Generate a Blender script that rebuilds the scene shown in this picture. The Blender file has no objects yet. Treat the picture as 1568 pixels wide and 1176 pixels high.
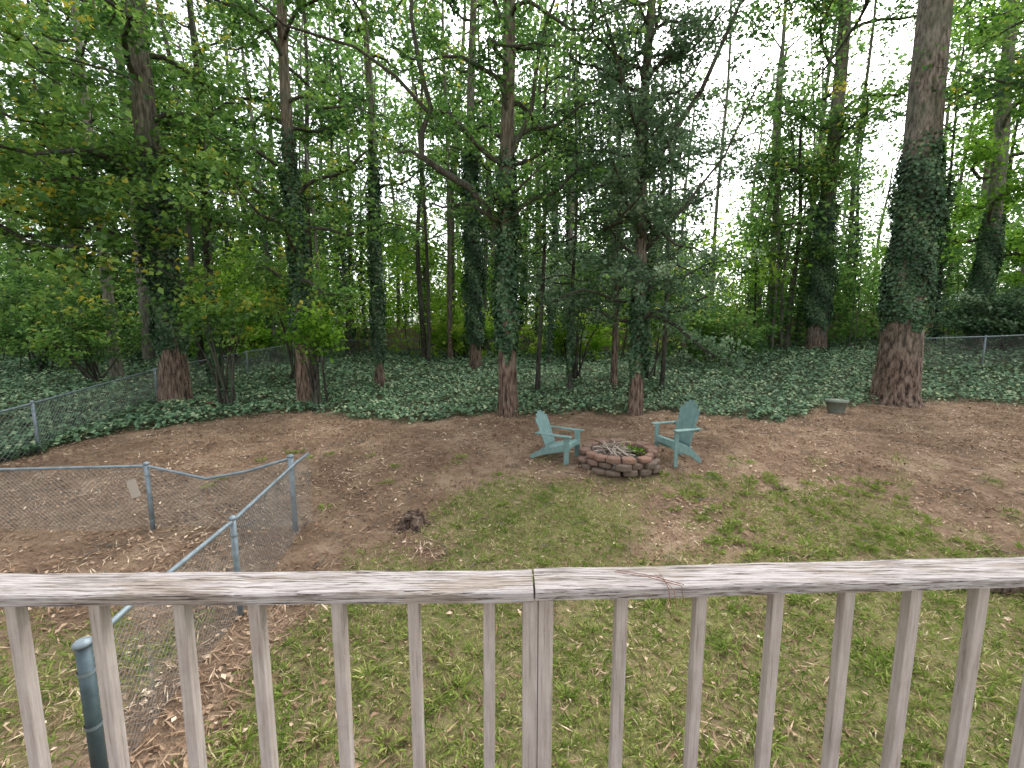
import bpy, math, numpy as np
from mathutils import Vector
rng=np.random.default_rng(7)
scene=bpy.context.scene
CAMZ=3.05
# ------------------------------------------------------------ terrain
def ss(a,b,x):
    t=np.clip((x-a)/(b-a),0,1); return t*t*(3-2*t)
def wob(x,y,s=1.0,p=0.0):
    return (np.sin(x*1.3*s+p)*np.cos(y*1.1*s+1.7*p)+.6*np.sin(x*2.9*s-y*2.3*s+p*3)+.4*np.cos(x*5.3*s+y*4.7*s+p*2))/2
YD=[-400,0,5,6.3,7.2,8.1,10,14,20,30,60,400]
DD=[3.1,3.05,3.0,2.93,2.8,2.66,2.52,2.38,2.1,1.7,1.5,1.5]
def hgt(x,y):
    x=np.asarray(x,float); y=np.asarray(y,float)
    z=CAMZ-np.interp(y,YD,DD)
    z=z+.07*np.clip(x-9,0,18)*ss(11,22,y)
    return z+.025*wob(x,y,.8)+.012*wob(x,y,3.1,2)
def gz(x,y): return float(hgt(x,y))
def grassm(x,y):
    n=wob(x,y,1.6,.5)*.5+wob(x,y,5.1,1.1)*.35
    g=ss(5.75,4.9,y+n*.5)*ss(-2.35,-2.0,x+n*.25)
    r=np.sqrt(((x-.35)/1.7)**2+((y-6.2)/1.55)**2); g=np.maximum(g,ss(1.1,.7,r+n*.35))
    r=np.sqrt(((x-4.9)/1.9)**2+((y-6.2)/1.3)**2); g=np.maximum(g,.75*ss(1.1,.6,r+n*.6))
    r=np.sqrt(((x-3.0)/1.6)**2+((y-7.4)/.5)**2); g=np.maximum(g,.5*ss(1.1,.5,r+n*.7))
    g=np.maximum(g,.7*ss(4.4,3.6,y+n)*ss(-3.0,-3.3,x))
    g=np.maximum(g,.55*ss(.35,.7,wob(x,y,2.7,1.9))*ss(9.5,8,y)*ss(-2.2,-1,x))
    return np.clip(g*(.74+.42*n)-.25*ss(.35,.75,wob(x,y,1.9,4.1)),0,1)
def ivym(x,y):
    n=wob(x,y,.9,2.2)*.6+wob(x,y,3.3,.4)*.3
    yb=12.1+1.3*ss(6,11,x)-2.2*ss(-6.5,-9.8,x)-1.8*ss(-9.6,-10.3,x)+.5*np.sin(x*.6)
    return ss(-.25,.35,y-yb+n*.9+.4*wob(x,y,7.1,.3))
# ------------------------------------------------------------ mesh builder
class MB:
    def __init__(s): s.V=[];s.F=[];s.M=[];s.A=[];s.S=[];s.n=0
    def add(s,v,f,mat=0,a=0.5,smooth=False):
        v=np.asarray(v,float).reshape(-1,3); f=np.asarray(f,np.int64).reshape(-1,4)
        s.V.append(v); s.F.append(f+s.n); s.n+=len(v); k=len(f)
        s.M.append(np.full(k,mat,np.int32)); s.A.append(np.broadcast_to(np.asarray(a,float),(k,)).copy()); s.S.append(np.full(k,smooth,bool))
    def build(s,name,mats,parent=None,bevel=0):
        V=np.concatenate(s.V);F=np.concatenate(s.F);K=len(F)
        me=bpy.data.meshes.new(name)
        me.vertices.add(len(V)); me.vertices.foreach_set("co",V.astype(np.float32).ravel())
        me.loops.add(4*K); me.loops.foreach_set("vertex_index",F.astype(np.int32).ravel())
        me.polygons.add(K); me.polygons.foreach_set("loop_start",np.arange(0,4*K,4,dtype=np.int32))
        for m in mats: me.materials.append(m)
        me.polygons.foreach_set("material_index",np.concatenate(s.M))
        me.polygons.foreach_set("use_smooth",np.concatenate(s.S))
        at=me.attributes.new("v","FLOAT","FACE"); at.data.foreach_set("value",np.concatenate(s.A).astype(np.float32))
        me.update(calc_edges=True)
        o=bpy.data.objects.new(name,me); scene.collection.objects.link(o)
        if parent: o.parent=parent
        if bevel:
            b=o.modifiers.new("bev","BEVEL"); b.width=bevel; b.segments=2; b.limit_method='ANGLE'
        return o
def empty(name,loc=(0,0,0),rz=0,sc=(1,1,1)):
    e=bpy.data.objects.new(name,None); scene.collection.objects.link(e)
    e.location=loc; e.rotation_euler=(0,0,rz); e.scale=sc; e.empty_display_size=.2
    return e
def nrm(a): return a/(np.linalg.norm(a,axis=-1,keepdims=True)+1e-9)
def leaves(B,c,size,nor,mat,v,asp=.65,fold=.12,tang=None):
    N=len(c); nor=nrm(nor)
    r=rng.normal(size=(N,3)) if tang is None else tang
    t=nrm(r-nor*np.sum(r*nor,1,keepdims=True)); b=np.cross(nor,t)
    s=np.broadcast_to(np.asarray(size,float),(N,))[:,None]
    mid=c-t*s*.08+nor*s*fold
    vs=np.stack([c-t*s*.5, mid+b*s*asp*.5, c+t*s*.5, mid-b*s*asp*.5],1).reshape(-1,3)
    B.add(vs,np.arange(4*N).reshape(-1,4),mat,v)
def tube(B,pts,rad,sides=8,mat=0,v=.5,rough=0.0,cap=False):
    P=np.asarray(pts,float); n=len(P); R=np.broadcast_to(np.asarray(rad,float),(n,))
    T=nrm(np.gradient(P,axis=0)); ref=np.array([0,1.,0]) if abs(T[0][1])<.8 else np.array([1.,0,0])
    U=nrm(np.cross(T,ref)); W=np.cross(T,U)
    a=np.linspace(0,2*np.pi,sides,endpoint=False)
    rr=R[:,None]*np.ones(sides)
    if rough: rr=rr*(1+rough*rng.normal(size=sides)[None,:]*.5+rough*rng.normal(size=(n,sides))*.4)
    V=P[:,None,:]+rr[...,None]*(np.cos(a)[None,:,None]*U[:,None,:]+np.sin(a)[None,:,None]*W[:,None,:])
    i=np.arange(n-1)[:,None]*sides; j=np.arange(sides)[None,:]; k=(j+1)%sides
    F=np.stack([i+j,i+k,i+sides+k,i+sides+j],-1).reshape(-1,4)
    V=V.reshape(-1,3)
    if cap:
        c0=len(V); V=np.concatenate([V,P[:1],P[-1:]])
        e=(n-1)*sides; f=[]
        for q in range(0,sides,2):
            f.append([q,c0,(q+2)%sides,(q+1)%sides]); f.append([e+q,e+(q+1)%sides,e+(q+2)%sides,c0+1])
        F=np.concatenate([F,np.array(f)])
    B.add(V,F,mat,v,True)
def wires(B,P0,P1,r,mat=0,v=.5):
    P0=np.asarray(P0,float);P1=np.asarray(P1,float);N=len(P0)
    T=nrm(P1-P0); ref=np.tile([0.31,.95,.05],(N,1)); U=nrm(np.cross(T,ref)); W=np.cross(T,U)
    vs=[]
    for P in (P0,P1):
        for k in range(3):
            a=k*2.0944; vs.append(P+r*(math.cos(a)*U+math.sin(a)*W))
    V=np.stack(vs,1).reshape(-1,3); o=np.arange(N)[:,None]*6
    F=np.concatenate([o+np.array([0,1,4,3]),o+np.array([1,2,5,4]),o+np.array([2,0,3,5])])
    B.add(V,F,mat,v,True)
CF=np.array([[0,3,2,1],[4,5,6,7],[0,1,5,4],[1,2,6,5],[2,3,7,6],[3,0,4,7]])
def plank(B,a,b,side,w,t,mat=0,v=.5,w2=None):
    a=np.array(a,float);b=np.array(b,float);d=nrm(b-a);s=np.array(side,float);s=nrm(s-d*np.dot(s,d));n=np.cross(d,s)
    w2=w if w2 is None else w2; V=[]
    for p,ww in ((a,w),(b,w2)):
        V+= [p-s*ww/2-n*t/2,p+s*ww/2-n*t/2,p+s*ww/2+n*t/2,p-s*ww/2+n*t/2]
    B.add(V,CF,mat,v)
# ------------------------------------------------------------ materials
def newmat(name):
    m=bpy.data.materials.new(name); m.use_nodes=True; nt=m.node_tree; nt.nodes.clear(); return m,nt
def N(nt,t,**k):
    n=nt.nodes.new(t)
    for a,b in k.items(): setattr(n,a,b)
    return n
def ramp(nt,stops,src):
    r=N(nt,'ShaderNodeValToRGB'); e=r.color_ramp.elements
    while len(e)<len(stops): e.new(.5)
    for i,(p,c) in enumerate(stops): e[i].position=p; e[i].color=(*c,1)
    nt.links.new(src,r.inputs[0]); return r.outputs[0]
def noise(nt,scale,detail=4,rough=.6,vec=None,mapsc=None):
    n=N(nt,'ShaderNodeTexNoise'); n.inputs['Scale'].default_value=scale; n.inputs['Detail'].default_value=detail; n.inputs['Roughness'].default_value=rough
    tc=N(nt,'ShaderNodeTexCoord'); src=tc.outputs['Object']
    if mapsc:
        mp=N(nt,'ShaderNodeMapping'); mp.inputs['Scale'].default_value=mapsc; nt.links.new(src,mp.inputs[0]); src=mp.outputs[0]
    nt.links.new(src,n.inputs['Vector']); return n.outputs['Fac']
def mix(nt,f,a,b,mode='MIX'):
    m=N(nt,'ShaderNodeMix',data_type='RGBA',blend_type=mode)
    for s,i in ((f,0),(a,6),(b,7)):
        if hasattr(s,'links'): nt.links.new(s,m.inputs[i])
        elif i==0: m.inputs[0].default_value=s
        else: m.inputs[i].default_value=(*s,1)
    return m.outputs[2]
def finish(nt,col,rough=.8,bump=None,bs=.3,bd=.02,spec=.3,trans=0,metal=0):
    p=N(nt,'ShaderNodeBsdfPrincipled'); out=N(nt,'ShaderNodeOutputMaterial')
    if hasattr(col,'links'): nt.links.new(col,p.inputs['Base Color'])
    else: p.inputs['Base Color'].default_value=(*col,1)
    p.inputs['Roughness'].default_value=rough; p.inputs['Specular IOR Level'].default_value=spec; p.inputs['Metallic'].default_value=metal
    if bump is not None:
        b=N(nt,'ShaderNodeBump'); b.inputs['Strength'].default_value=bs; b.inputs['Distance'].default_value=bd
        nt.links.new(bump,b.inputs['Height']); nt.links.new(b.outputs[0],p.inputs['Normal'])
    nt.links.new(p.outputs[0],out.inputs[0])
def attr(nt,n='v'):
    a=N(nt,'ShaderNodeAttribute'); a.attribute_name=n; return a.outputs['Fac']
def rampmat(name,stops,trans=0,gloss=0,rough=.45):
    m,nt=newmat(name); c=ramp(nt,stops,attr(nt)); d=N(nt,'ShaderNodeBsdfDiffuse'); nt.links.new(c,d.inputs[0]); o=d.outputs[0]
    if trans:
        t=N(nt,'ShaderNodeBsdfTranslucent'); nt.links.new(c,t.inputs[0]); ms=N(nt,'ShaderNodeMixShader'); ms.inputs[0].default_value=trans
        nt.links.new(o,ms.inputs[1]); nt.links.new(t.outputs[0],ms.inputs[2]); o=ms.outputs[0]
    if gloss:
        g=N(nt,'ShaderNodeBsdfGlossy'); g.inputs['Roughness'].default_value=rough; g.inputs[0].default_value=(1,1,1,1)
        ms=N(nt,'ShaderNodeMixShader'); ms.inputs[0].default_value=gloss; nt.links.new(o,ms.inputs[1]); nt.links.new(g.outputs[0],ms.inputs[2]); o=ms.outputs[0]
    out=N(nt,'ShaderNodeOutputMaterial'); nt.links.new(o,out.inputs[0]); return m
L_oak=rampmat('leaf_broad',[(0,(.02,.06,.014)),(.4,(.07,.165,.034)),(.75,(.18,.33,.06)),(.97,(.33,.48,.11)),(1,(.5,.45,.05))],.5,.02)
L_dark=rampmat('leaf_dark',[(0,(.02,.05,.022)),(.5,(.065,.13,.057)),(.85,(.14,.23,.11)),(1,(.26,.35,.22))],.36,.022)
L_bright=rampmat('leaf_bright',[(0,(.05,.13,.015)),(.5,(.20,.39,.045)),(.85,(.38,.58,.08)),(1,(.5,.62,.12))],.55)  # understory backlight is put into this lighter green
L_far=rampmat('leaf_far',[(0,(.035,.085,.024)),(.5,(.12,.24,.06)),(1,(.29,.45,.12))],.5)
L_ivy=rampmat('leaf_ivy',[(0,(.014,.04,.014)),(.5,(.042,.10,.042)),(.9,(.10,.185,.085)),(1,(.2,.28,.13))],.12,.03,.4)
L_ivyg=rampmat('leaf_ivy_ground',[(0,(.025,.06,.027)),(.40,(.08,.165,.078)),(.78,(.17,.285,.145)),(1,(.36,.43,.24))],.12,.03,.5)
L_grass=rampmat('grass_blades',[(0,(.07,.13,.02)),(.4,(.18,.26,.05)),(.62,(.30,.32,.10)),(.8,(.47,.41,.21)),(1,(.70,.61,.40))],.2)
L_lit=rampmat('litter',[(0,(.08,.05,.034)),(.45,(.26,.17,.11)),(.8,(.47,.345,.235)),(.97,(.68,.54,.4)),(1,(.74,.62,.45))],0)
def bark(name,c1,c2,c3,sc=(7,7,1.3),red=None):
    m,nt=newmat(name); n=noise(nt,2.2,6,.65,mapsc=sc); n2=noise(nt,1.1,3)
    c=ramp(nt,[(.34,c1),(.5,c2),(.66,c3)],n); c=mix(nt,ramp(nt,[(.4,(0,0,0)),(.65,(.55,.55,.55))],n2),c,(.12,.135,.095))
    if red:
        g=N(nt,'ShaderNodeNewGeometry'); s=N(nt,'ShaderNodeSeparateXYZ'); nt.links.new(g.outputs['Position'],s.inputs[0])
        mr=N(nt,'ShaderNodeMapRange'); mr.inputs[1].default_value=1.6; mr.inputs[2].default_value=4.5; mr.inputs[3].default_value=.85; mr.inputs[4].default_value=0
        nt.links.new(s.outputs[2],mr.inputs[0]); c=mix(nt,mr.outputs[0],c,ramp(nt,[(.38,(.03,.02,.016)),(.5,(.155,.102,.076)),(.66,(.30,.22,.17))],n))
    finish(nt,c,.9,n,1,.09,.15); return m
B_brown=bark('bark_brown',(.03,.025,.021),(.13,.108,.088),(.26,.225,.185),red=1)
B_red=bark('bark_red',(.03,.023,.018),(.15,.115,.088),(.30,.245,.19),red=1)
B_pine=bark('bark_pine',(.025,.02,.017),(.175,.145,.12),(.35,.30,.255),(5.5,5.5,1.6),red=1)
B_grey=bark('bark_grey',(.07,.062,.052),(.2,.18,.15),(.33,.31,.27))
B_dark=bark('bark_dark',(.015,.013,.011),(.05,.043,.036),(.11,.095,.078))
def wood(name,c1,c2,c3,sc,bs=.6):
    m,nt=newmat(name); n=noise(nt,3,6,.7,mapsc=sc); n2=noise(nt,5,5,.7)
    c=ramp(nt,[(.3,c1),(.42,c2),(.6,c3)],n); c=mix(nt,ramp(nt,[(.45,(0,0,0)),(.75,(.45,.45,.45))],n2),c,c1)
    finish(nt,c,.75,n,bs,.004,.3); return m
# ------------------------------------------------------------ world, light, camera
w=bpy.data.worlds.new("World"); scene.world=w; w.use_nodes=True; nt=w.node_tree; bg=nt.nodes['Background']
sky=N(nt,'ShaderNodeTexSky',sky_type='NISHITA'); sky.sun_disc=False
EL,RO=math.radians(52),math.radians(35)
sky.sun_elevation=EL; sky.sun_rotation=RO; sky.dust_density=4; sky.air_density=1
hs=N(nt,'ShaderNodeHueSaturation'); hs.inputs['Saturation'].default_value=.2; hs.inputs['Value'].default_value=3.5
nt.links.new(sky.outputs[0],hs.inputs['Color']); nt.links.new(hs.outputs[0],bg.inputs[0]); bg.inputs[1].default_value=.15
sd=bpy.data.lights.new('sun','SUN'); sd.energy=1.5; sd.angle=math.radians(12); sd.color=(1,.95,.86)
so=bpy.data.objects.new('sun',sd); scene.collection.objects.link(so)
S=Vector((math.sin(RO)*math.cos(EL),math.cos(RO)*math.cos(EL),math.sin(EL))); so.rotation_euler=S.to_track_quat('Z','Y').to_euler()
cd=bpy.data.cameras.new('camera'); cam=bpy.data.objects.new('camera',cd); scene.collection.objects.link(cam)
cam.location=(0,0,CAMZ); cam.rotation_euler=(math.radians(90-7.17),0,0)
cd.sensor_width=36; cd.lens=36*660/1568; cd.clip_start=.05; cd.clip_end=2000; scene.camera=cam
scene.view_settings.view_transform='Standard'; scene.view_settings.look='None'; scene.view_settings.exposure=0

# ------------------------------------------------------------ ground
n=420; u=np.linspace(-1,1,n); gx=np.sinh(u*5.2)/np.sinh(5.2)*450; gy=8+np.sinh(u*5.2)/np.sinh(5.2)*450
X,Y=np.meshgrid(gx,gy); Z=hgt(X,Y); 
i=np.arange(n-1)[:,None]*n; j=np.arange(n-1)[None,:]
G=MB(); G.add(np.stack([X,Y,Z],-1).reshape(-1,3),np.stack([i+j,i+j+1,i+n+j+1,i+n+j],-1).reshape(-1,4),0,.5,True)
m,nt=newmat('ground')
f1=noise(nt,55,4,.75); f2=noise(nt,1.3,6,.72); f3=noise(nt,14,4,.7)
br=mix(nt,.5,ramp(nt,[(.3,(.075,.05,.035)),(.48,(.215,.143,.095)),(.62,(.35,.25,.17)),(.8,(.57,.46,.34))],f1),ramp(nt,[(.36,(.10,.065,.043)),(.5,(.23,.155,.102)),(.62,(.44,.33,.225))],f2))
gr=mix(nt,.5,ramp(nt,[(.3,(.08,.085,.028)),(.5,(.21,.21,.075)),(.7,(.38,.33,.17))],f1),ramp(nt,[(.35,(.13,.165,.04)),(.65,(.32,.28,.14))],f3))
iv=ramp(nt,[(.3,(.02,.035,.014)),(.7,(.09,.09,.05))],f3)
c=mix(nt,attr(nt,'grass'),br,gr); c=mix(nt,attr(nt,'ivy'),c,iv); finish(nt,c,.95,f1,.9,.035,.1)
go=G.build('ground',[m])
for nm,fn in (('grass',grassm),('ivy',ivym)):
    a=go.data.attributes.new(nm,'FLOAT','POINT'); a.data.foreach_set('value',fn(X,Y).astype(np.float32).ravel())
def scatter(nn,x0,x1,y0,y1,pw=1.0):
    y=y0+(y1-y0)*rng.random(nn)**pw; x=x0+(x1-x0)*rng.random(nn); return x,y
def blades(B,x,y,L,wd,up,v):
    n_=len(x); p=np.stack([x,y,hgt(x,y)+.004],1); sd_=nrm(np.cross(up,rng.normal(size=(n_,3))))*wd[:,None]
    tip=p+up*L[:,None]; mid=p+up*L[:,None]*.5+np.array([0,0,.012])
    B.add(np.stack([p-sd_*.6,mid-sd_,tip,mid+sd_],1).reshape(-1,3),np.arange(4*n_).reshape(-1,4),0,np.clip(v,0,1))
B=MB(); x,y=scatter(330000,-8,9,2.0,9.2,1.3); k=(np.abs(x)<1.35*y+1.2)
x=x[k];y=y[k]; k=rng.random(len(x))<grassm(x,y)**.8*.95*(.7+.5*wob(x,y,3.3,2)); x=x[k];y=y[k]; n_=len(x)
q=(np.floor(x*9)*7.13+np.floor(y*9)*3.71); x=x+.035*np.sin(q*12.9); y=y+.035*np.sin(q*7.7)
up=nrm(np.stack([rng.normal(0,1,n_),rng.normal(0,1,n_),rng.uniform(.1,1.2,n_)],1))
pt=wob(x,y,2.0,.9)+.7*wob(x,y,4.5,.3)
blades(B,x,y,rng.uniform(.04,.12,n_),rng.uniform(.0035,.0065,n_),up,.43+.19*pt+.09*np.sin(q*5.1)+rng.normal(0,.2,n_))
tx=np.concatenate([rng.uniform(2.6,6.6,120),rng.uniform(-1.5,6,60),rng.uniform(-6,7,50)]); ty=np.concatenate([rng.uniform(5.3,7.8,120),rng.uniform(2.6,5,60),rng.uniform(2.6,9,50)])
k=26; x=np.repeat(tx,k); y=np.repeat(ty,k); n_=len(x); a=rng.random(n_)*6.283; rr=rng.random(n_)*.05
up=nrm(np.stack([np.cos(a),np.sin(a),rng.uniform(.15,.9,n_)],1))
blades(B,x+np.cos(a)*rr,y+np.sin(a)*rr,rng.uniform(.07,.16,n_),rng.uniform(.006,.011,n_),up,np.repeat(rng.uniform(.3,.6,len(tx)),k)+rng.normal(0,.08,n_))
B.build('lawn_grass',[L_grass])
B=MB(); x,y=scatter(220000,-17,18,2.0,14.5,1.3); k=(np.abs(x)<1.35*y+1.2); x=x[k];y=y[k]
isl=rng.random(len(x))<.24
k=rng.random(len(x))<(1-np.where(isl,.96,.7)*grassm(x,y)**.7)*(1-.85*ivym(x,y))*(.75+.45*wob(x,y,1.1,5)); x=x[k];y=y[k];isl=isl[k];n_=len(x)
a=rng.random(n_)*6.283; t=np.stack([np.cos(a),np.sin(a),rng.normal(0,.15,n_)],1)
nor=np.stack([rng.normal(0,.4,n_),rng.normal(0,.4,n_),np.ones(n_)],1)
sz=np.where(isl,rng.uniform(.03,.08,n_),rng.uniform(.07,.18,n_)); 
c=np.stack([x,y,hgt(x,y)+.012+rng.random(n_)*.02],1); vv=np.clip(rng.normal(.46,.2,n_)+.25*wob(x,y,1.2,3)+.05*isl,0,1)
leaves(B,c[isl],sz[isl],nor[isl],0,vv[isl],.6,.1,t[isl]); q=~isl
leaves(B,c[q],sz[q],nor[q],0,vv[q],.08,.0,t[q])
x,y=scatter(110,-7,9,2.4,9,1.2); c=np.stack([x,y,hgt(x,y)+.04],1)
leaves(B,c,rng.uniform(.03,.055,110),np.stack([rng.normal(0,.3,110),rng.normal(0,.3,110),np.ones(110)],1),0,rng.uniform(.8,1,110),.7)
B.build('pine_straw_and_fallen_leaves',[L_lit])
B=MB(); n_=200000; y=8+(42-8)*rng.random(n_)**1.7; x=(rng.random(n_)*2-1)*(1.28*y+3)
k=rng.random(n_)<ivym(x,y)*(.74+.5*wob(x,y,1.5)); x=x[k];y=y[k];n_=len(x)
nor=np.stack([rng.normal(0,.5,n_),rng.normal(-.2,.5,n_),np.ones(n_)],1)
c=np.stack([x,y,hgt(x,y)+.03+rng.random(n_)*.16+.16*np.clip(wob(x,y,2.2,1),0,1)],1)
leaves(B,c,rng.uniform(.07,.14,n_)*(1+np.clip(y-14,0,30)*.04),nor,0,np.clip(rng.normal(.5,.26,n_)+.3*wob(x,y,1.7,2),0,1),.85)
B.build('ground_ivy',[L_ivyg])

# ------------------------------------------------------------ trees
def clumps(B,C,rad,nl,ls,mat,vb,flat=.6):
    C=np.asarray(C,float); k=len(C)
    if k==0: return
    idx=np.repeat(np.arange(k),nl); n_=len(idx)
    rad=np.broadcast_to(rad,(k,))[idx][:,None]
    off=rng.normal(size=(n_,3))*np.array([1,1,flat])*rad*.5
    nor=rng.normal(size=(n_,3))*.65+np.array([0,-.3,.9])
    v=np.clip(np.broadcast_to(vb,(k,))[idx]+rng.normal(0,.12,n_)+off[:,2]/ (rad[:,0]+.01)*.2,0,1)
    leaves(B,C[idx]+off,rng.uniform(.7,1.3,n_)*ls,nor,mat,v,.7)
def trunkpath(x,y,H,lean,wb,n=16):
    z0=gz(x,y)-.15; t=np.linspace(0,1,n); ph=rng.random(2)*6
    return np.stack([x+lean[0]*H*t+wb*np.sin(t*7+ph[0])*t,y+lean[1]*H*t+wb*np.cos(t*6+ph[1])*t,z0+H*t],1)
def at(P,z): return np.array([np.interp(z,P[:,2],P[:,0]),np.interp(z,P[:,2],P[:,1]),z])
def limb(B,st,az,el,L,r,clr,nl,ls,ml,vb,dens=1.0,mat=0,droop=.15):
    n_=8; t=np.linspace(0,1,n_); d=np.array([math.cos(az)*math.cos(el),math.sin(az)*math.cos(el),math.sin(el)])
    side=np.array([-math.sin(az),math.cos(az),0]); w1=rng.normal(0,.15)*L; w2=rng.normal(0,.09)*L
    P=st+d*L*t[:,None]+side*(w1*np.sin(t*3)+w2*np.sin(t*7))[:,None]+np.array([0,0,1])*(-droop*L*t**2+.05*L*np.sin(t*9+az))[:,None]
    tube(B,P,r*(1-.8*t)+.008,5,mat)
    C=[]
    for s in np.linspace(.3,1.05,max(3,int(L*2.2*dens))):
        p=np.array([np.interp(min(s,1),t,P[:,q]) for q in range(3)])
        for q in range(2):
            off=rng.normal(size=3)*np.array([.28,.28,.26])*L*.45*(.4+s*.6)
            e=p+off; C.append(e)
            if rng.random()<.55: tube(B,[p,p+off*.55+np.array([0,0,.05]),e],[r*.3*(1-.5*s)+.006,r*.15+.005,.005],4,mat)
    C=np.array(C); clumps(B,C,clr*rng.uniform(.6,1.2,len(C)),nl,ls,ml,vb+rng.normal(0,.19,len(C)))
def tree(name,x,y,r,H,lean=(0,0),wb=.15,ivy=None,ivr=.16,crown=(4,15),nlimb=20,L=3.5,clr=.6,nl=42,ls=.12,leaf=L_oak,brk=B_brown,vb=.45,el=.35,dens=1.,custom=None,flare=.35,bias=None,prof=0,sides=12,droop=.15):
    B=MB(); P=trunkpath(x,y,H,lean,wb); t=np.linspace(0,1,len(P)); 
    Pf=np.concatenate([[P[0]],[P[0]+(P[1]-P[0])*.12],[P[0]+(P[1]-P[0])*.3],P[1:]]); tf=np.concatenate([[0],[t[1]*.12],[t[1]*.3],t[1:]])
    R=r*(1-.62*tf)*(1+flare*np.exp(-tf*H/.35)); tube(B,Pf,R,sides,0,.5,.07)
    if ivy:
        z0,z1,=ivy; zb=P[0][2]; Ln=z1-z0; n_=int(Ln*2*math.pi*(r+ivr)*400)
        z=zb+z0+Ln*rng.random(n_); a=rng.random(n_)*6.283
        z=z+np.where(z<zb+z0+.8,-.45*np.clip(np.sin(a*3+x),0,1)*rng.random(n_),0)
        tt=(z-zb)/H; rad=r*(1-.62*tt)+ivr*rng.random(n_)**.8*(1+.9*np.sin(z*2.1+a*2+x)*np.sin(z*.9+a))*np.clip((z-zb-z0)*1.5+.35,.1,1)*np.clip((zb+z1-z)*.6+.2,0,1)
        keep=rng.random(n_)<np.clip((zb+z1-z)*.5+.1,0,1); cx=np.interp(z,P[:,2],P[:,0]);cy=np.interp(z,P[:,2],P[:,1])
        c=np.stack([cx+np.cos(a)*rad,cy+np.sin(a)*rad,z],1); nor=np.stack([np.cos(a),np.sin(a),.5+0*a],1)+rng.normal(size=(n_,3))*.45
        vvv=np.clip(rng.normal(.52,.2,n_)+.22*np.sin(z*3+a*2),0,1)
        leaves(B,c[keep],rng.uniform(.08,.14,n_)[keep],nor[keep],2,vvv[keep],.85)
    for q in range(nlimb):
        s=(q+rng.random())/nlimb; z=P[0][2]+crown[0]+(crown[1]-crown[0])*s
        az=q*2.4+rng.normal(0,.4)
        if bias is not None and rng.random()<bias[1]: az=bias[0]+rng.normal(0,.5)
        LL=L*rng.uniform(.65,1.2)*(1-prof*s)
        limb(B,at(P,z),az,el+rng.normal(0,.32),LL,r*.22*(1-.5*s)+.014,clr,nl,ls,1,vb,dens,3,droop)
    if custom:
        for pts,rr in custom:
            tube(B,pts,np.linspace(rr[0],rr[1],len(pts)),8,3,.5,.08)
    return B.build(name,[brk,leaf,L_ivy,B_dark])
tree('ivy_covered_tree',-11.04,14,.40,19,(.0,0),.12,(1.9,8.0),.15,(5.8,16),18,4.0,.6,46,.16,L_oak,B_brown,.5,flare=.35)
tree('ivy_covered_tree',-6.72,13.8,.23,17,(.004,0),.12,(2.4,8.5),.12,(3.6,14.5),20,3.2,.52,42,.15,L_oak,B_red,.55,flare=.3)
tree('ivy_covered_tree',-5.1,16.5,.18,17,(.0,0),.1,(1.2,9.5),.12,(7,16),11,2.6,.5,36,.15,L_oak,B_brown,.5)
tree('ivy_covered_tree',-1.88,22,.3,22,(0,0),.2,(1.5,12),.24,(7,21),14,3.6,.75,40,.20,L_oak,B_brown,.5)
cz=[([(-.15,12.2,5.3),(-.6,12.1,6.2),(-1.12,12.0,6.8),(-1.8,11.9,7.15),(-2.34,11.8,7.5),(-2.3,11.75,8.1),(-2.05,11.7,8.6),(-2.3,11.6,9.6),(-2.45,11.5,10.6),(-2.2,11.3,13)],(.11,.04)),
    ([(-2.3,11.8,7.45),(-2.6,11.7,7.6),(-2.95,11.7,7.55)],(.06,.02)),
    ([(-2.1,11.7,8.5),(-2.8,11.2,9.1),(-3.6,10.8,9.5),(-5.0,10.4,9.7),(-6.2,10,10.6)],(.05,.02)),
    ([(-.1,12.2,7.5),(.5,12,8.7),(.7,11.8,10.2),(1.4,11.5,12)],(.07,.03))]
tree('crooked_ivy_tree',-.11,12.2,.27,15,(-.005,0),.15,(2.0,7.4),.13,(5.0,14),21,2.8,.48,42,.125,L_oak,B_red,.45,custom=cz)
cz=[([(3.7,12.4,7.2),(4.3,12.2,8.3),(4.9,12.0,9.2),(5.6,11.7,11),(6.6,11.5,12)],(.09,.03)),([(3.6,12.4,7.0),(3.3,12.2,8.4),(2.6,12.0,10.2),(2.0,12,12)],(.08,.03)),([(3.7,12.4,5.2),(4.6,12.1,6.3),(5.6,12,7.6),(6.4,11.8,9.6)],(.05,.02))]
tree('holly_tree',3.6,12.4,.2,14,(.003,0),.12,(1.4,4.5),.12,(2.6,12.5),48,2.6,.42,50,.11,L_dark,B_brown,.58,custom=cz,dens=1.15)
tree('slender_tree',3.93,16.5,.13,13,(.0,0),.1,None,.1,(3.4,12),12,2.4,.5,40,.13,L_dark,B_brown,.6)
tree('slender_tree',5.6,16,.09,12,(.01,0),.1,None,.1,(3.2,11),16,2.5,.5,40,.13,L_dark,B_dark,.65)
tree('slender_tree',.95,16,.09,12,(.03,0),.15,None,.1,(4,11),11,2.0,.5,34,.13,L_oak,B_dark,.5)
tree('slender_tree',2.1,15.6,.08,11,(.01,0),.15,(1,4),.07,(3,10),12,1.8,.5,36,.13,L_dark,B_dark,.65)
tree('ivy_covered_tree',18.3,26,.5,26,(-.01,0),.2,(1.6,9),.26,(8,24),15,4.6,.85,40,.21,L_oak,B_brown,.5)
tree('large_pine_tree',12.4,13.8,.55,24,(.0,0),.12,(2.7,8.3),.16,(13,20),8,4,.7,36,.15,L_oak,B_pine,.45,flare=.45,sides=22)
tree('slender_tree',17.2,27,.16,14,(.0,0),.5,None,.1,(5,13),12,3.2,.8,38,.2,L_oak,B_dark,.5)
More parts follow.
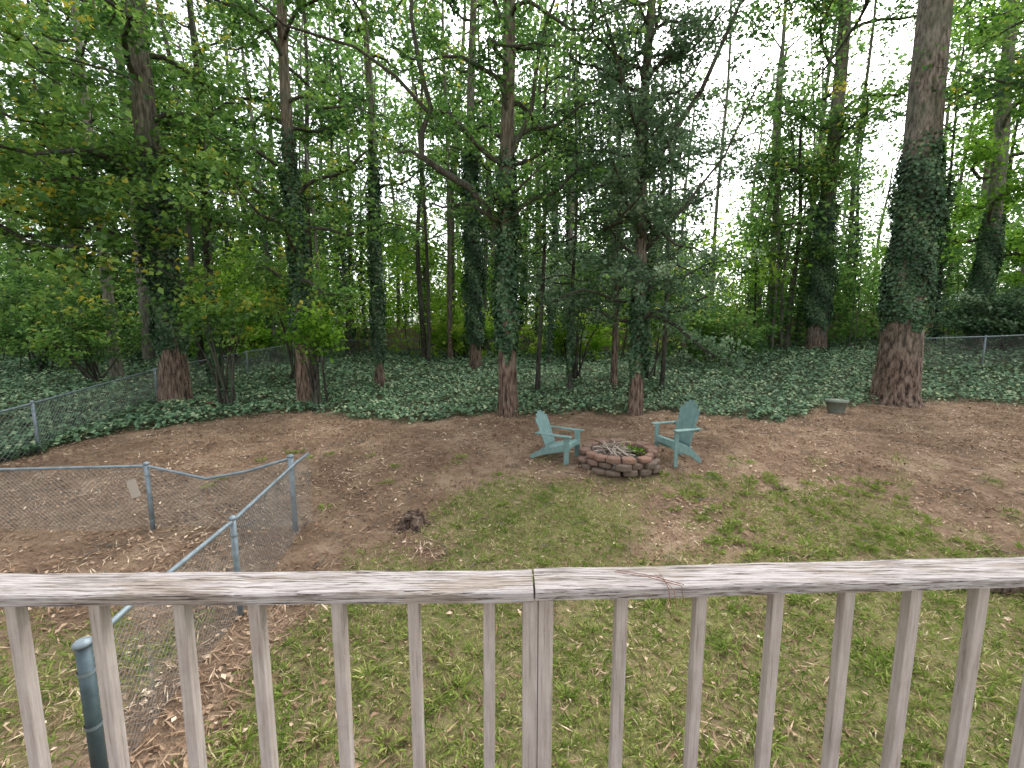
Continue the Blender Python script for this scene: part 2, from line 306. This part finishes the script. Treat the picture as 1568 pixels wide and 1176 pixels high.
tree('slender_tree',23.5,22,.38,22,(.0,0),.2,(1,7),.15,(4.5,18),17,4.2,.8,40,.19,L_bright,B_grey,.35)
tree('oak_tree',-21.8,26,.34,24,(.0,0),.1,None,.1,(8,22),14,4.6,.85,40,.2,L_oak,B_grey,.55)
tree('oak_tree',-25.6,26,.3,24,(.0,0),.1,(.5,5),.1,(8,22),13,4.6,.85,40,.2,L_oak,B_grey,.55)
tree('slender_tree',-11.6,16.8,.17,16,(.015,0),.1,(.3,4),.08,(6,15),12,3,.55,38,.15,L_oak,B_dark,.5)
tree('slender_tree',-3.7,26,.16,20,(.0,0),.1,None,.1,(9,19),10,2.8,.8,36,.2,L_oak,B_brown,.5)
tree('maple_tree',-15.2,11.2,.2,15,(.0,0),.1,None,.1,(4.8,13),17,5.2,.6,36,.19,L_oak,B_grey,.66,el=.1,bias=(-.1,.45),droop=.25)
tree('maple_tree',17.5,12.5,.25,16,(.0,0),.1,None,.1,(8.0,15),15,4.4,.6,38,.16,L_oak,B_grey,.5,bias=(2.9,.35))
tree('maple_tree',-17.5,19,.22,18,(.0,0),.1,None,.1,(6.5,17),13,4.2,.8,42,.18,L_oak,B_grey,.6)
# distant trees
B=MB()
for q in range(150):
    near=q>=105
    if near: y=rng.uniform(22,40); x=rng.uniform(-1.2,1.2)*y; r=rng.uniform(.07,.2); H=rng.uniform(13,24)
    else: y=rng.uniform(29,66); x=rng.uniform(-1.35,1.35)*y; r=rng.uniform(.1,.33); H=rng.uniform(16,32)
    P=trunkpath(x,y,H,(rng.normal(0,.02),0),.4,10); tube(B,P,r*(1-.7*np.linspace(0,1,10)),7,0 if rng.random()<.4 else (4 if near else 1))
    zb=P[0][2]
    if rng.random()<.4:
        n_=600; z=zb+rng.random(n_)*H*.5+.5;a=rng.random(n_)*6.28;rd_=r+.25*rng.random(n_)
        c=np.stack([np.interp(z,P[:,2],P[:,0])+np.cos(a)*rd_,np.interp(z,P[:,2],P[:,1])+np.sin(a)*rd_,z],1)
        leaves(B,c,.22,np.stack([np.cos(a),np.sin(a),.5+0*a],1)+rng.normal(size=(n_,3))*.4,3,np.clip(rng.normal(.5,.2,n_),0,1),.8)
    right= x/y>.4
    nl_=6 if near else int(rng.uniform(19,34)*(.65 if right else 1)); C=[]
    for k in range(nl_):
        z=zb+H*rng.uniform(.3 if near else .22,1.0); s=at(P,z); az=rng.random()*6.28; L=rng.uniform(1.5,4.8)*(.6 if near else 1); e=s+np.array([math.cos(az)*L,math.sin(az)*L,L*rng.uniform(-.1,.5)])
        if k%2==0: tube(B,[s,(s+e)/2+np.array([0,0,.2]),e],[.07,.045,.02],4,0)
        for w_ in range(3): C.append(s+(e-s)*rng.uniform(.5,1.05)+rng.normal(size=3)*.6)
    C=np.array(C); C=C[(C[:,2]<7)|(wob(C[:,0]*.35,C[:,2]*.45,1,3)>-.22)]
    if len(C): clumps(B,C,rng.uniform(.8,1.4,len(C)),22,.34,2,np.clip(rng.normal(.5,.18)+rng.normal(0,.16,len(C)),0,1))
B.build('distant_trees',[B_grey,B_brown,L_far,L_ivy,B_dark])
# understory
B=MB(); n_=5200
y=rng.uniform(26,58,n_); x=rng.uniform(-1.4,1.4,n_)*y; hh=rng.random(n_)**1.2
top=7.0+3.8*wob(x,y,.25,1)+2.6*wob(x,y,.9,2)+(y-25)*.08; z=hgt(x,y)+hh*np.clip(top,2,15)
thin=(y<32)&(np.abs(x+1)<15)&(rng.random(n_)<.6)&(z-hgt(x,y)<5); k=~thin; x,y,z=x[k],y[k],z[k]
C=np.stack([x,y,z],1); br=(wob(x,y,.35,4)>-.25)&(x/y<.6)&(x/y>-.75)
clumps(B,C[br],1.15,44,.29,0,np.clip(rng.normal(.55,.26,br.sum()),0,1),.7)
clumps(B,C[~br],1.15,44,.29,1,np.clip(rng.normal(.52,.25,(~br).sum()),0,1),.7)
for q in range(150):
    yy=rng.uniform(21,33); xx=rng.uniform(-1.3,1.3)*yy
    if abs(xx+1)<11 and yy<25: continue
    h=rng.uniform(1.5,5); l=rng.normal(0,.5)
    tube(B,[(xx,yy,gz(xx,yy)),(xx+l*.6,yy,gz(xx,yy)+h*.4),(xx+l*.5,yy,gz(xx,yy)+h*.7),(xx+l,yy+.1,gz(xx,yy)+h)],[.03,.025,.018,.01],4,2)
B.build('understory_bushes',[L_bright,L_far,B_dark])
def shrub(name,x,y,rx,ry,H,nc,nl,ls,leaf,vb,z0=.1):
    B=MB(); p=rng.normal(size=(nc,3)); p=nrm(p)*(rng.random((nc,1))**.45)*(1+.25*np.sin(p[:,:1]*3)); g=gz(x,y)
    C=np.stack([x+p[:,0]*rx,y+p[:,1]*ry,g+z0+(p[:,2]*.5+.5)*H],1)
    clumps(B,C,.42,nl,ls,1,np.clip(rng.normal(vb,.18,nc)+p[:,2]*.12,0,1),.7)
    for q in range(9):
        e=C[rng.integers(nc)]; tube(B,[(x+rng.normal()*.15,y+rng.normal()*.15,g-.05),((x+e[0])/2,(y+e[1])/2,(g+e[2])/2+.3),e],[.05,.03,.01],5,0)
    return B.build(name,[B_dark,leaf])
shrub('evergreen_shrub',24.5,21.5,3.4,1.6,3.0,190,56,.16,L_dark,.5)
shrub('evergreen_shrub',28.5,22,3.6,2.2,6.5,220,46,.19,L_bright,.4,1.5)
shrub('evergreen_shrub',10.5,23,2.6,2,3.4,130,46,.17,L_oak,.5)
shrub('young_tree_shrub',6.0,19,2.2,1.8,3.6,110,46,.15,L_oak,.6,1.6)
shrub('young_tree_shrub',2.6,18,1.8,1.4,3.2,70,42,.14,L_dark,.65,2.0)
shrub('young_tree_shrub',-9.3,18.5,2.2,1.6,4.0,80,42,.16,L_oak,.65,1.4)
shrub('young_tree_shrub',-5.9,13.1,.8,.7,1.7,22,36,.15,L_bright,.35,1.6)
shrub('young_tree_shrub',-8.9,13.2,1.3,.9,2.1,26,34,.16,L_oak,.7,1.8)
shrub('young_tree_shrub',-17,17.5,2.4,2.0,3.4,60,42,.17,L_oak,.62,.8)
shrub('young_tree_shrub',-23,21,3.6,2.2,4.4,120,44,.19,L_oak,.6,.5)
shrub('young_tree_shrub',-15,23,3,2,5,100,46,.2,L_bright,.5,1)
shrub('young_tree_shrub',-3.0,27,2.6,1.6,3.2,90,44,.2,L_bright,.65,.2)
shrub('young_tree_shrub',3.5,26.5,2.8,1.6,3.0,90,44,.2,L_bright,.75,.2)

# ------------------------------------------------------------ fences
def metal(name,c):
    m,nt=newmat(name); nn=noise(nt,9,4); finish(nt,ramp(nt,[(.35,tuple(v*.65 for v in c)),(.65,c)],nn),.55,nn,.1,.002,.5,metal=.3); return m
M_gal=metal('galvanized_steel',(.23,.285,.315)); M_wire=metal('fence_wire',(.30,.31,.30)); M_post=metal('weathered_post',(.08,.12,.135))
def chain_fence(name,pts,fabric=True,pr=.030,rr=.021,pitch=.075,wr=.0023,thick=None):
    par=empty(name); R=MB(); W=MB()
    top=[(x,y,gz(x,y)+h) for x,y,h,p in pts]
    tube(R,np.array(top),rr,8,0,cap=True)
    for i,(x,y,h,p) in enumerate(pts):
        if not p: continue
        r=pr*(p if p>1 else 1); g=gz(x,y); mt=1 if p>1.3 else 0
        tube(R,[(x,y,g-.2),(x,y,g+h*.5),(x,y,g+h+.02)],r,10,mt,cap=True)
        tube(R,[(x,y,g+h+.02),(x,y,g+h+.035),(x,y,g+h+.05),(x,y,g+h+.062)],[r*1.25,r*1.3,r*1.0,r*.3],10,0,cap=True)
        for zz in (.15,.5,.85): tube(R,[(x,y,g+h*zz-.012),(x,y,g+h*zz+.012)],r*1.13,10,0)
    R.build('posts_and_rail',[M_gal,M_post],par)
    if fabric:
        P0=[];P1=[]
        for (xa,ya,ha,_),(xb,yb,hb,_) in zip(pts[:-1],pts[1:]):
            Ls=math.hypot(xb-xa,yb-ya); k=int(Ls/pitch); hm=(ha+hb)/2
            for sgn in (1,-1):
                for q in range(-int(hm/pitch)-1,k+int(hm/pitch)+2):
                    s0=q*pitch; s1=s0+sgn*hm
                    lo,hi=(0-s0)/(s1-s0),(Ls-s0)/(s1-s0); a,b=min(lo,hi),max(lo,hi); t0=max(0,a);t1=min(1,b)
                    if t1-t0<.02: continue
                    seg=[]
                    for t in (t0,(t0+t1)/2,t1):
                        s=(s0+(s1-s0)*t)/Ls; xx=xa+(xb-xa)*s; yy=ya+(yb-ya)*s; hh=ha+(hb-ha)*s
                        seg.append((xx,yy+.02*math.sin(s*Ls*3+t*3),gz(xx,yy)+.02+(hh-.03)*t))
                    P0+=[seg[0],seg[1]];P1+=[seg[1],seg[2]]
        wires(W,P0,P1,wr); W.build('chain_link_mesh',[M_wire],par)
    return par
chain_fence('chain_link_fence',[(-12,6.2,.95,1),(-9,6.1,.95,0),(-7.6,6.05,.93,0),(-5.3,6.05,.97,1),(-4.5,6.12,.76,0),(-3.9,6.1,.88,0),(-3.2,6.05,1.1,1.25)],wr=.0032)
chain_fence('chain_link_fence',[(-3.06,6.3,1.08,0),(-3.1,6.02,1.06,0),(-2.89,4.25,1.05,1.0),(-2.76,3.0,1.05,0),(-2.66,2.45,1.06,1.35)],wr=.0022,pitch=.065)
chain_fence('chain_link_fence',[(-10.0,3,1.05,1),(-10.1,6,1.05,1),(-10.15,9,1.05,1),(-11.9,14.3,1.05,1),(-12.3,20,1.1,1),(-12.5,28,1.1,1),(-6,29,1.1,1),(0,29.5,1.1,1),(7,29.5,1.1,1)],pitch=.11,wr=.0035)
chain_fence('chain_link_fence',[(17.0,18.6,1.35,1),(20,18.3,1.35,1),(23,18.0,1.35,1),(27,17.5,1.35,1)],pitch=.12,wr=.003)
B=MB(); g=gz(-5.45,6); plank(B,(-5.50,5.99,g+.78),(-5.42,5.97,g+.53),(1,0,.1),.14,.006)
B.build('fence_tag',[rampmat('tag',[(0,(.38,.32,.25)),(1,(.45,.4,.35))])],bevel=.003)
W_f=wood('fence_wood',(.08,.06,.045),(.22,.165,.11),(.36,.28,.19),(8,8,1))
B=MB(); x=-12.
while x<34:
    y=32.5-.12*max(0,x-8); g=gz(x,y); h=1.85+rng.normal(0,.015); plank(B,(x,y,g),(x,y,g+h),(1,0,0),.135,.02,0,rng.random()); x+=.15
for zz in (.4,1.5): 
    plank(B,(-12,32.55,gz(-12,32.5)+zz),(8,32.55,gz(8,32.5)+zz),(0,0,1),.09,.04)
B.build('wooden_privacy_fence',[W_f])

# ------------------------------------------------------------ deck railing
m,nt=newmat('weathered_rail_paint')
g1=noise(nt,3,7,.72,mapsc=(1.3,30,30)); g2=noise(nt,2.2,5,.7,mapsc=(1.0,5,5)); g3=noise(nt,5,6,.6,mapsc=(1.0,38,38))
c=ramp(nt,[(.35,(.08,.062,.052)),(.43,(.24,.21,.195)),(.51,(.35,.32,.31)),(.66,(.46,.435,.43))],g1)
bare=ramp(nt,[(.36,(.10,.075,.057)),(.6,(.30,.25,.20))],g1)
c=mix(nt,ramp(nt,[(.52,(0,0,0)),(.60,(.7,.7,.7))],g2),c,bare); c=mix(nt,ramp(nt,[(.38,(1,1,1)),(.43,(0,0,0))],g3),c,(.04,.03,.024))
finish(nt,c,.8,g1,1,.008,.15); M_rail=m
M_bal=wood('baluster_paint',(.19,.155,.135),(.32,.275,.245),(.40,.355,.325),(26,26,1.5),.6)
deck=empty('deck_railing')
ZT=CAMZ-.875
def rd(x): return 1.49+(.012*x if x<0 else .045*x)
B=MB()
def rail(x0,x1,dz=0,sk=0):
    n_=70; xs=np.linspace(x0,x1,n_); V=[]
    for q,x in enumerate(xs):
        yo=rd(x); yi=yo-.142; zt=ZT+dz+.0015*math.sin(x*9)+rng.normal(0,.0006); k=sk if q==n_-1 else 0
        r=.006; e=rng.normal(0,.0018)
        prof=[(yi,zt-.038+abs(e)*.6),(yi,zt-r+e),(yi+r,zt+e*.3),(yi+.07,zt+.0012),(yo-r,zt),(yo,zt-r),(yo,zt-.038)]
        for (a,b) in prof: V.append((x+k*(a-yi),a,b))
    m_=7; i=np.arange(n_-1)[:,None]*m_; j=np.arange(m_)[None,:]; jn=(j+1)%m_
    F=np.stack([i+j,i+m_+j,i+m_+jn,i+jn],-1).reshape(-1,4)
    for o in (0,(n_-1)*m_): F=np.concatenate([F,[[o,o+1,o+2,o+3],[o,o+3,o+4,o+6]]])
    B.add(V,F,0,.5)
rail(-3.2,.072,0,0); rail(.079,3.6,.003)
B.build('handrail',[M_rail],deck)
B=MB()
for px in (-200,-75,48,170,293,403,525,637,750,950,1072,1192,1305,1412,1522,1640,1755):
    x=(px-784)/660*1.54; y=rd(x)-.085; s=.04+rng.normal(0,.001); lx=rng.normal(0,.004)
    plank(B,(x+lx,y,ZT-.92),(x,y,ZT-.0385),(1,0,0),s,s)
B.build('balusters',[M_bal],deck,.003)
B=MB(); x=.09; y=rd(x)-.075
plank(B,(x-.027,y,ZT-1.1),(x-.027,y,ZT-.0385),(1,0,0),.052,.09); plank(B,(x+.027,y+.002,ZT-1.1),(x+.027,y+.002,ZT-.0385),(1,0,0),.052,.088)
plank(B,(-3.2,rd(-3.2)-.085,ZT-.90),(-.0,rd(0)-.085,ZT-.90),(0,1,0),.036,.06); plank(B,(.15,rd(.15)-.085,ZT-.90),(3.6,rd(3.6)-.085,ZT-.90),(0,1,0),.036,.06)
B.build('post_and_bottom_rail',[M_bal],deck,.003)
B=MB()
for k in range(14):
    y=1.33-.145*k; plank(B,(-3.2,y,ZT-.99),(3.6,y,ZT-.99),(0,1,0),.14,.03,0,.5)
for x in (-3.1,0.1,3.4): plank(B,(x,1.3,gz(x,1.3)-.1),(x,1.3,ZT-1.01),(1,0,0),.09,.09)
B.build('deck_floor',[M_bal],None,.003)
B=MB(); x0=.47; 
for (dx,dy,lx,ly) in ((-.10,1.46,.11,1.375),(-.09,1.47,.12,1.385),(.06,1.45,.06,1.36),(.04,1.44,.075,1.35)):
    tube(B,[(x0+dx-.0,dy,ZT+.008),(x0+(dx+lx)/2,(dy+ly)/2,ZT+.014),(x0+lx,ly,ZT+.006),(x0+lx+.006,ly-.01,ZT-.05)],.0013,4)
m,nt=newmat('needle'); finish(nt,(.18,.07,.035),.6); B.build('pine_needles',[m])

# ------------------------------------------------------------ fire pit
m,nt=newmat('fire_pit_block'); nn=noise(nt,14,6,.7); n2=noise(nt,60,3)
c=ramp(nt,[(0,(.10,.08,.065)),(.35,(.17,.125,.095)),(.6,(.245,.135,.10)),(1,(.33,.17,.12))],attr(nt)); c=mix(nt,nn,c,(.13,.10,.08)); c=mix(nt,ramp(nt,[(.5,(0,0,0)),(.75,(.35,.35,.35))],n2),c,(.38,.31,.25))
finish(nt,c,.92,nn,.8,.02,.15)
px_,py_=2.12,8.35; pg=gz(px_,py_); pit=empty('fire_pit',(px_,py_,pg))
B=MB()
for cr in range(3):
    nb=15; ro=.82-.015*cr; ri=.56
    for k in range(nb):
        a0=(k+.5*(cr%2))/nb*6.283+.03*rng.normal(); a1=a0+6.283/nb*.90; z0=cr*.115-.03; z1=z0+.106+rng.normal(0,.012); jo=rng.normal(0,.035)
        am=(a0+a1)/2; V=[]
        for z in (z0,z1):
            for (a,r) in ((a0,ri),(a0,ro-.05+jo),(am,ro+jo),(a1,ro-.05+jo),(a1,ri)): V.append((math.cos(a)*r,math.sin(a)*r,z))
        V.append(((V[0][0]+V[4][0])/2,(V[0][1]+V[4][1])/2,z0)); V.append(((V[5][0]+V[9][0])/2,(V[5][1]+V[9][1])/2,z1))
        F=[[10,2,1,0],[10,4,3,2],[5,6,7,11],[11,7,8,9],[0,1,6,5],[1,2,7,6],[2,3,8,7],[3,4,9,8],[4,10,11,9],[10,0,5,11]]
        B.add(V,F,0,np.clip(rng.normal(.25+.3*cr*.9,.22),0,1))
B.build('stone_ring',[m],pit,.03)
B=MB(); a=np.linspace(0,6.283,25)[:-1]; V=[(0,0,.10)]+[(math.cos(t)*.6,math.sin(t)*.6,.07) for t in a]; F=[[0,1+k,1+(k+1)%24,1+(k+2)%24] for k in range(0,24,2)]; B.add(V,F)
m2,nt=newmat('ash'); nn=noise(nt,20,5,.7); finish(nt,ramp(nt,[(.35,(.03,.027,.025)),(.7,(.22,.2,.18))],nn),.95,nn,1,.03); B.build('ash',[m2],pit)
B=MB()
for k in range(75):
    a=rng.random()*6.28; b_=a+rng.normal(0,.9)+3.14; r=rng.uniform(.1,.46); z=.14+rng.random()*.14
    p0=np.array([math.cos(a)*r-.08,math.sin(a)*r,z]); p1=np.array([math.cos(b_)*r*.7-.08,math.sin(b_)*r*.7,z+rng.uniform(-.04,.22)])
    tube(B,[p0,(p0+p1)/2+rng.normal(size=3)*.03,p1],[.014,.012,.007],5,0)
m3,nt=newmat('stick_wood'); nn=noise(nt,12); finish(nt,ramp(nt,[(.35,(.2,.16,.13)),(.65,(.5,.43,.36))],nn),.85); B.build('sticks',[m3],pit)
B=MB(); clumps(B,[(.33,.05,.28),(.4,-.1,.26),(.25,.2,.25)],.14,26,.05,0,.4); B.build('weeds',[L_bright],pit)

# ------------------------------------------------------------ adirondack chairs
m,nt=newmat('teal_plastic'); nn=noise(nt,8,4); finish(nt,ramp(nt,[(.3,(.13,.225,.215)),(.7,(.20,.31,.29))],nn),.55,spec=.35)
def chair(x,y,f,sc):
    e=empty('adirondack_chair',(x,y,gz(x,y)-.01),math.atan2(-f[0],f[1]),sc)
    B=MB()
    for k in range(6):
        t=k/5; yy=.27-.47*t; zz=.385-.12*t; 
        plank(B,(-.26,yy,zz),(.26,yy,zz),(0,1,-.25),.083,.02)
    plank(B,(-.27,.315,.35),(.27,.315,.35),(0,0,1),.09,.02)
    B.build('seat',[m],e,.006); B=MB()
    hs_=[.86,.93,.97,.97,.93,.86]
    for k in range(6):
        s=(k-2.5)/2.5; h=hs_[k]; dx=.2*s; dxt=.23*s; yb=-.19; yt=yb-.30*(h-.26)/.7
        pm=(dx+(dxt-dx)*.93,yb+(yt-yb)*.93,.26+(h-.26)*.93)
        plank(B,(dx,yb,.24),pm,(1,0,0),.074,.018,w2=.086); plank(B,pm,(dxt*.985,yt,h),(1,0,0),.086,.018,w2=.07)
    plank(B,(-.24,-.215,.30),(.24,-.215,.30),(0,0,1),.08,.02); plank(B,(-.36,-.345,.565),(.36,-.345,.565),(0,0,1),.07,.025); plank(B,(-.25,-.435,.80),(.25,-.435,.80),(0,0,1),.06,.02)
    B.build('backrest',[m],e,.006); B=MB()
    for s in (-1,1):
        plank(B,(s*.34,.12,.575),(s*.335,-.40,.575),(1,0,0),.13,.024,w2=.07); plank(B,(s*.34,.39,.575),(s*.34,.12,.575),(1,0,0),.11,.024,w2=.13)
    B.build('armrests',[m],e,.01); B=MB()
    for s in (-1,1):
        plank(B,(s*.295,.27,0),(s*.295,.27,.563),(0,1,0),.105,.026,w2=.12)
        plank(B,(s*.265,.33,.345),(s*.265,-.25,.19),(0,0,1),.13,.026,w2=.12); plank(B,(s*.265,-.25,.19),(s*.265,-.55,.04),(0,0,1),.12,.026,w2=.08)
    B.build('legs',[m],e,.006)
chair(.98,8.6,(.84,-.48),(.98,.98,1.0))
chair(3.27,8.45,(-.93,-.3),(1.03,.76,1.28))

# ------------------------------------------------------------ stump, pots, rock, timber
B=MB(); x,y=-1.5,6.25; g=gz(x,y); P=[(x,y,g-.05),(x,y,g+.03),(x,y,g+.09),(x+.01,y,g+.15),(x+.01,y,g+.145),(x,y,g+.1)]
tube(B,P,[.25,.2,.165,.155,.11,.02],18,0,.5,.22)
for k in range(12):
    a=rng.random()*6.28; r=.13; tube(B,[(x+math.cos(a)*r,y+math.sin(a)*r,g+.05),(x+math.cos(a)*r*1.05,y+math.sin(a)*r*1.05,g+rng.uniform(.14,.2))],[.04,.015],5,0,.5,.2)
for k in range(5):
    a=k*1.3; tube(B,[(x+math.cos(a)*.12,y+math.sin(a)*.12,g+.05),(x+math.cos(a)*.24,y+math.sin(a)*.24,g+.01),(x+math.cos(a)*.34,y+math.sin(a)*.34,g-.03)],[.06,.04,.02],7,0,.5,.1)
B.build('tree_stump',[B_red])
def pot(name,x,y,r,h,col):
    B=MB(); g=gz(x,y); tube(B,[(x,y,g),(x,y,g+h*.85),(x,y,g+h*.851),(x,y,g+h),(x,y,g+h+.001),(x,y,g+h*.8)],[r*.75,r*.98,r*1.08,r*1.08,r*.95,r*.9],20,0)
    a=np.linspace(0,6.283,21)[:-1]; B.add([(x,y,g+h*.82)]+[(x+math.cos(t)*r*.92,y+math.sin(t)*r*.92,g+h*.82) for t in a],[[0,1+k,1+(k+1)%20,1+(k+2)%20] for k in range(0,20,2)],1)
    m_,nt=newmat(name); nn=noise(nt,7); finish(nt,ramp(nt,[(.3,tuple(c*.7 for c in col)),(.7,col)],nn),.7); B.build(name,[m_,m2])
pot('plant_pot',9.62,12.6,.27,.36,(.2,.23,.18)); pot('clay_pot',-9.3,13.2,.13,.2,(.2,.08,.05))
def rock(x,y,r):
    bpy.ops.mesh.primitive_ico_sphere_add(subdivisions=3,radius=r,location=(x,y,gz(x,y))); o=bpy.context.object; o.name='rock'
    for v in o.data.vertices:
        c=v.co; v.co=c*(1+.25*math.sin(c.x/r*3+c.y/r*2)+.1*math.sin(c.z/r*7)); v.co.z*=.3
    o.data.materials.append(B_red)
rock(4.75,7.4,.12)
B=MB(); plank(B,(5.0,4.75,gz(5,4.75)+.07),(7.4,4.45,gz(7.4,4.45)+.07),(0,1,0),.14,.13); B.build('landscape_timber',[B_brown],None,.012)
B=MB()
for k in range(240):
    x=rng.uniform(-9,11); y=rng.uniform(5,12.5); a=rng.random()*6.28; L=rng.uniform(.1,.4); g=gz(x,y)+.02
    tube(B,[(x,y,g),(x+math.cos(a)*L*.5,y+math.sin(a)*L*.5,g+.02),(x+math.cos(a+.2)*L,y+math.sin(a+.2)*L,g)],[.008,.007,.004],4)
B.build('fallen_twigs',[B_grey])
print('faces',sum(len(o.data.polygons) for o in bpy.data.objects if o.type=='MESH'))
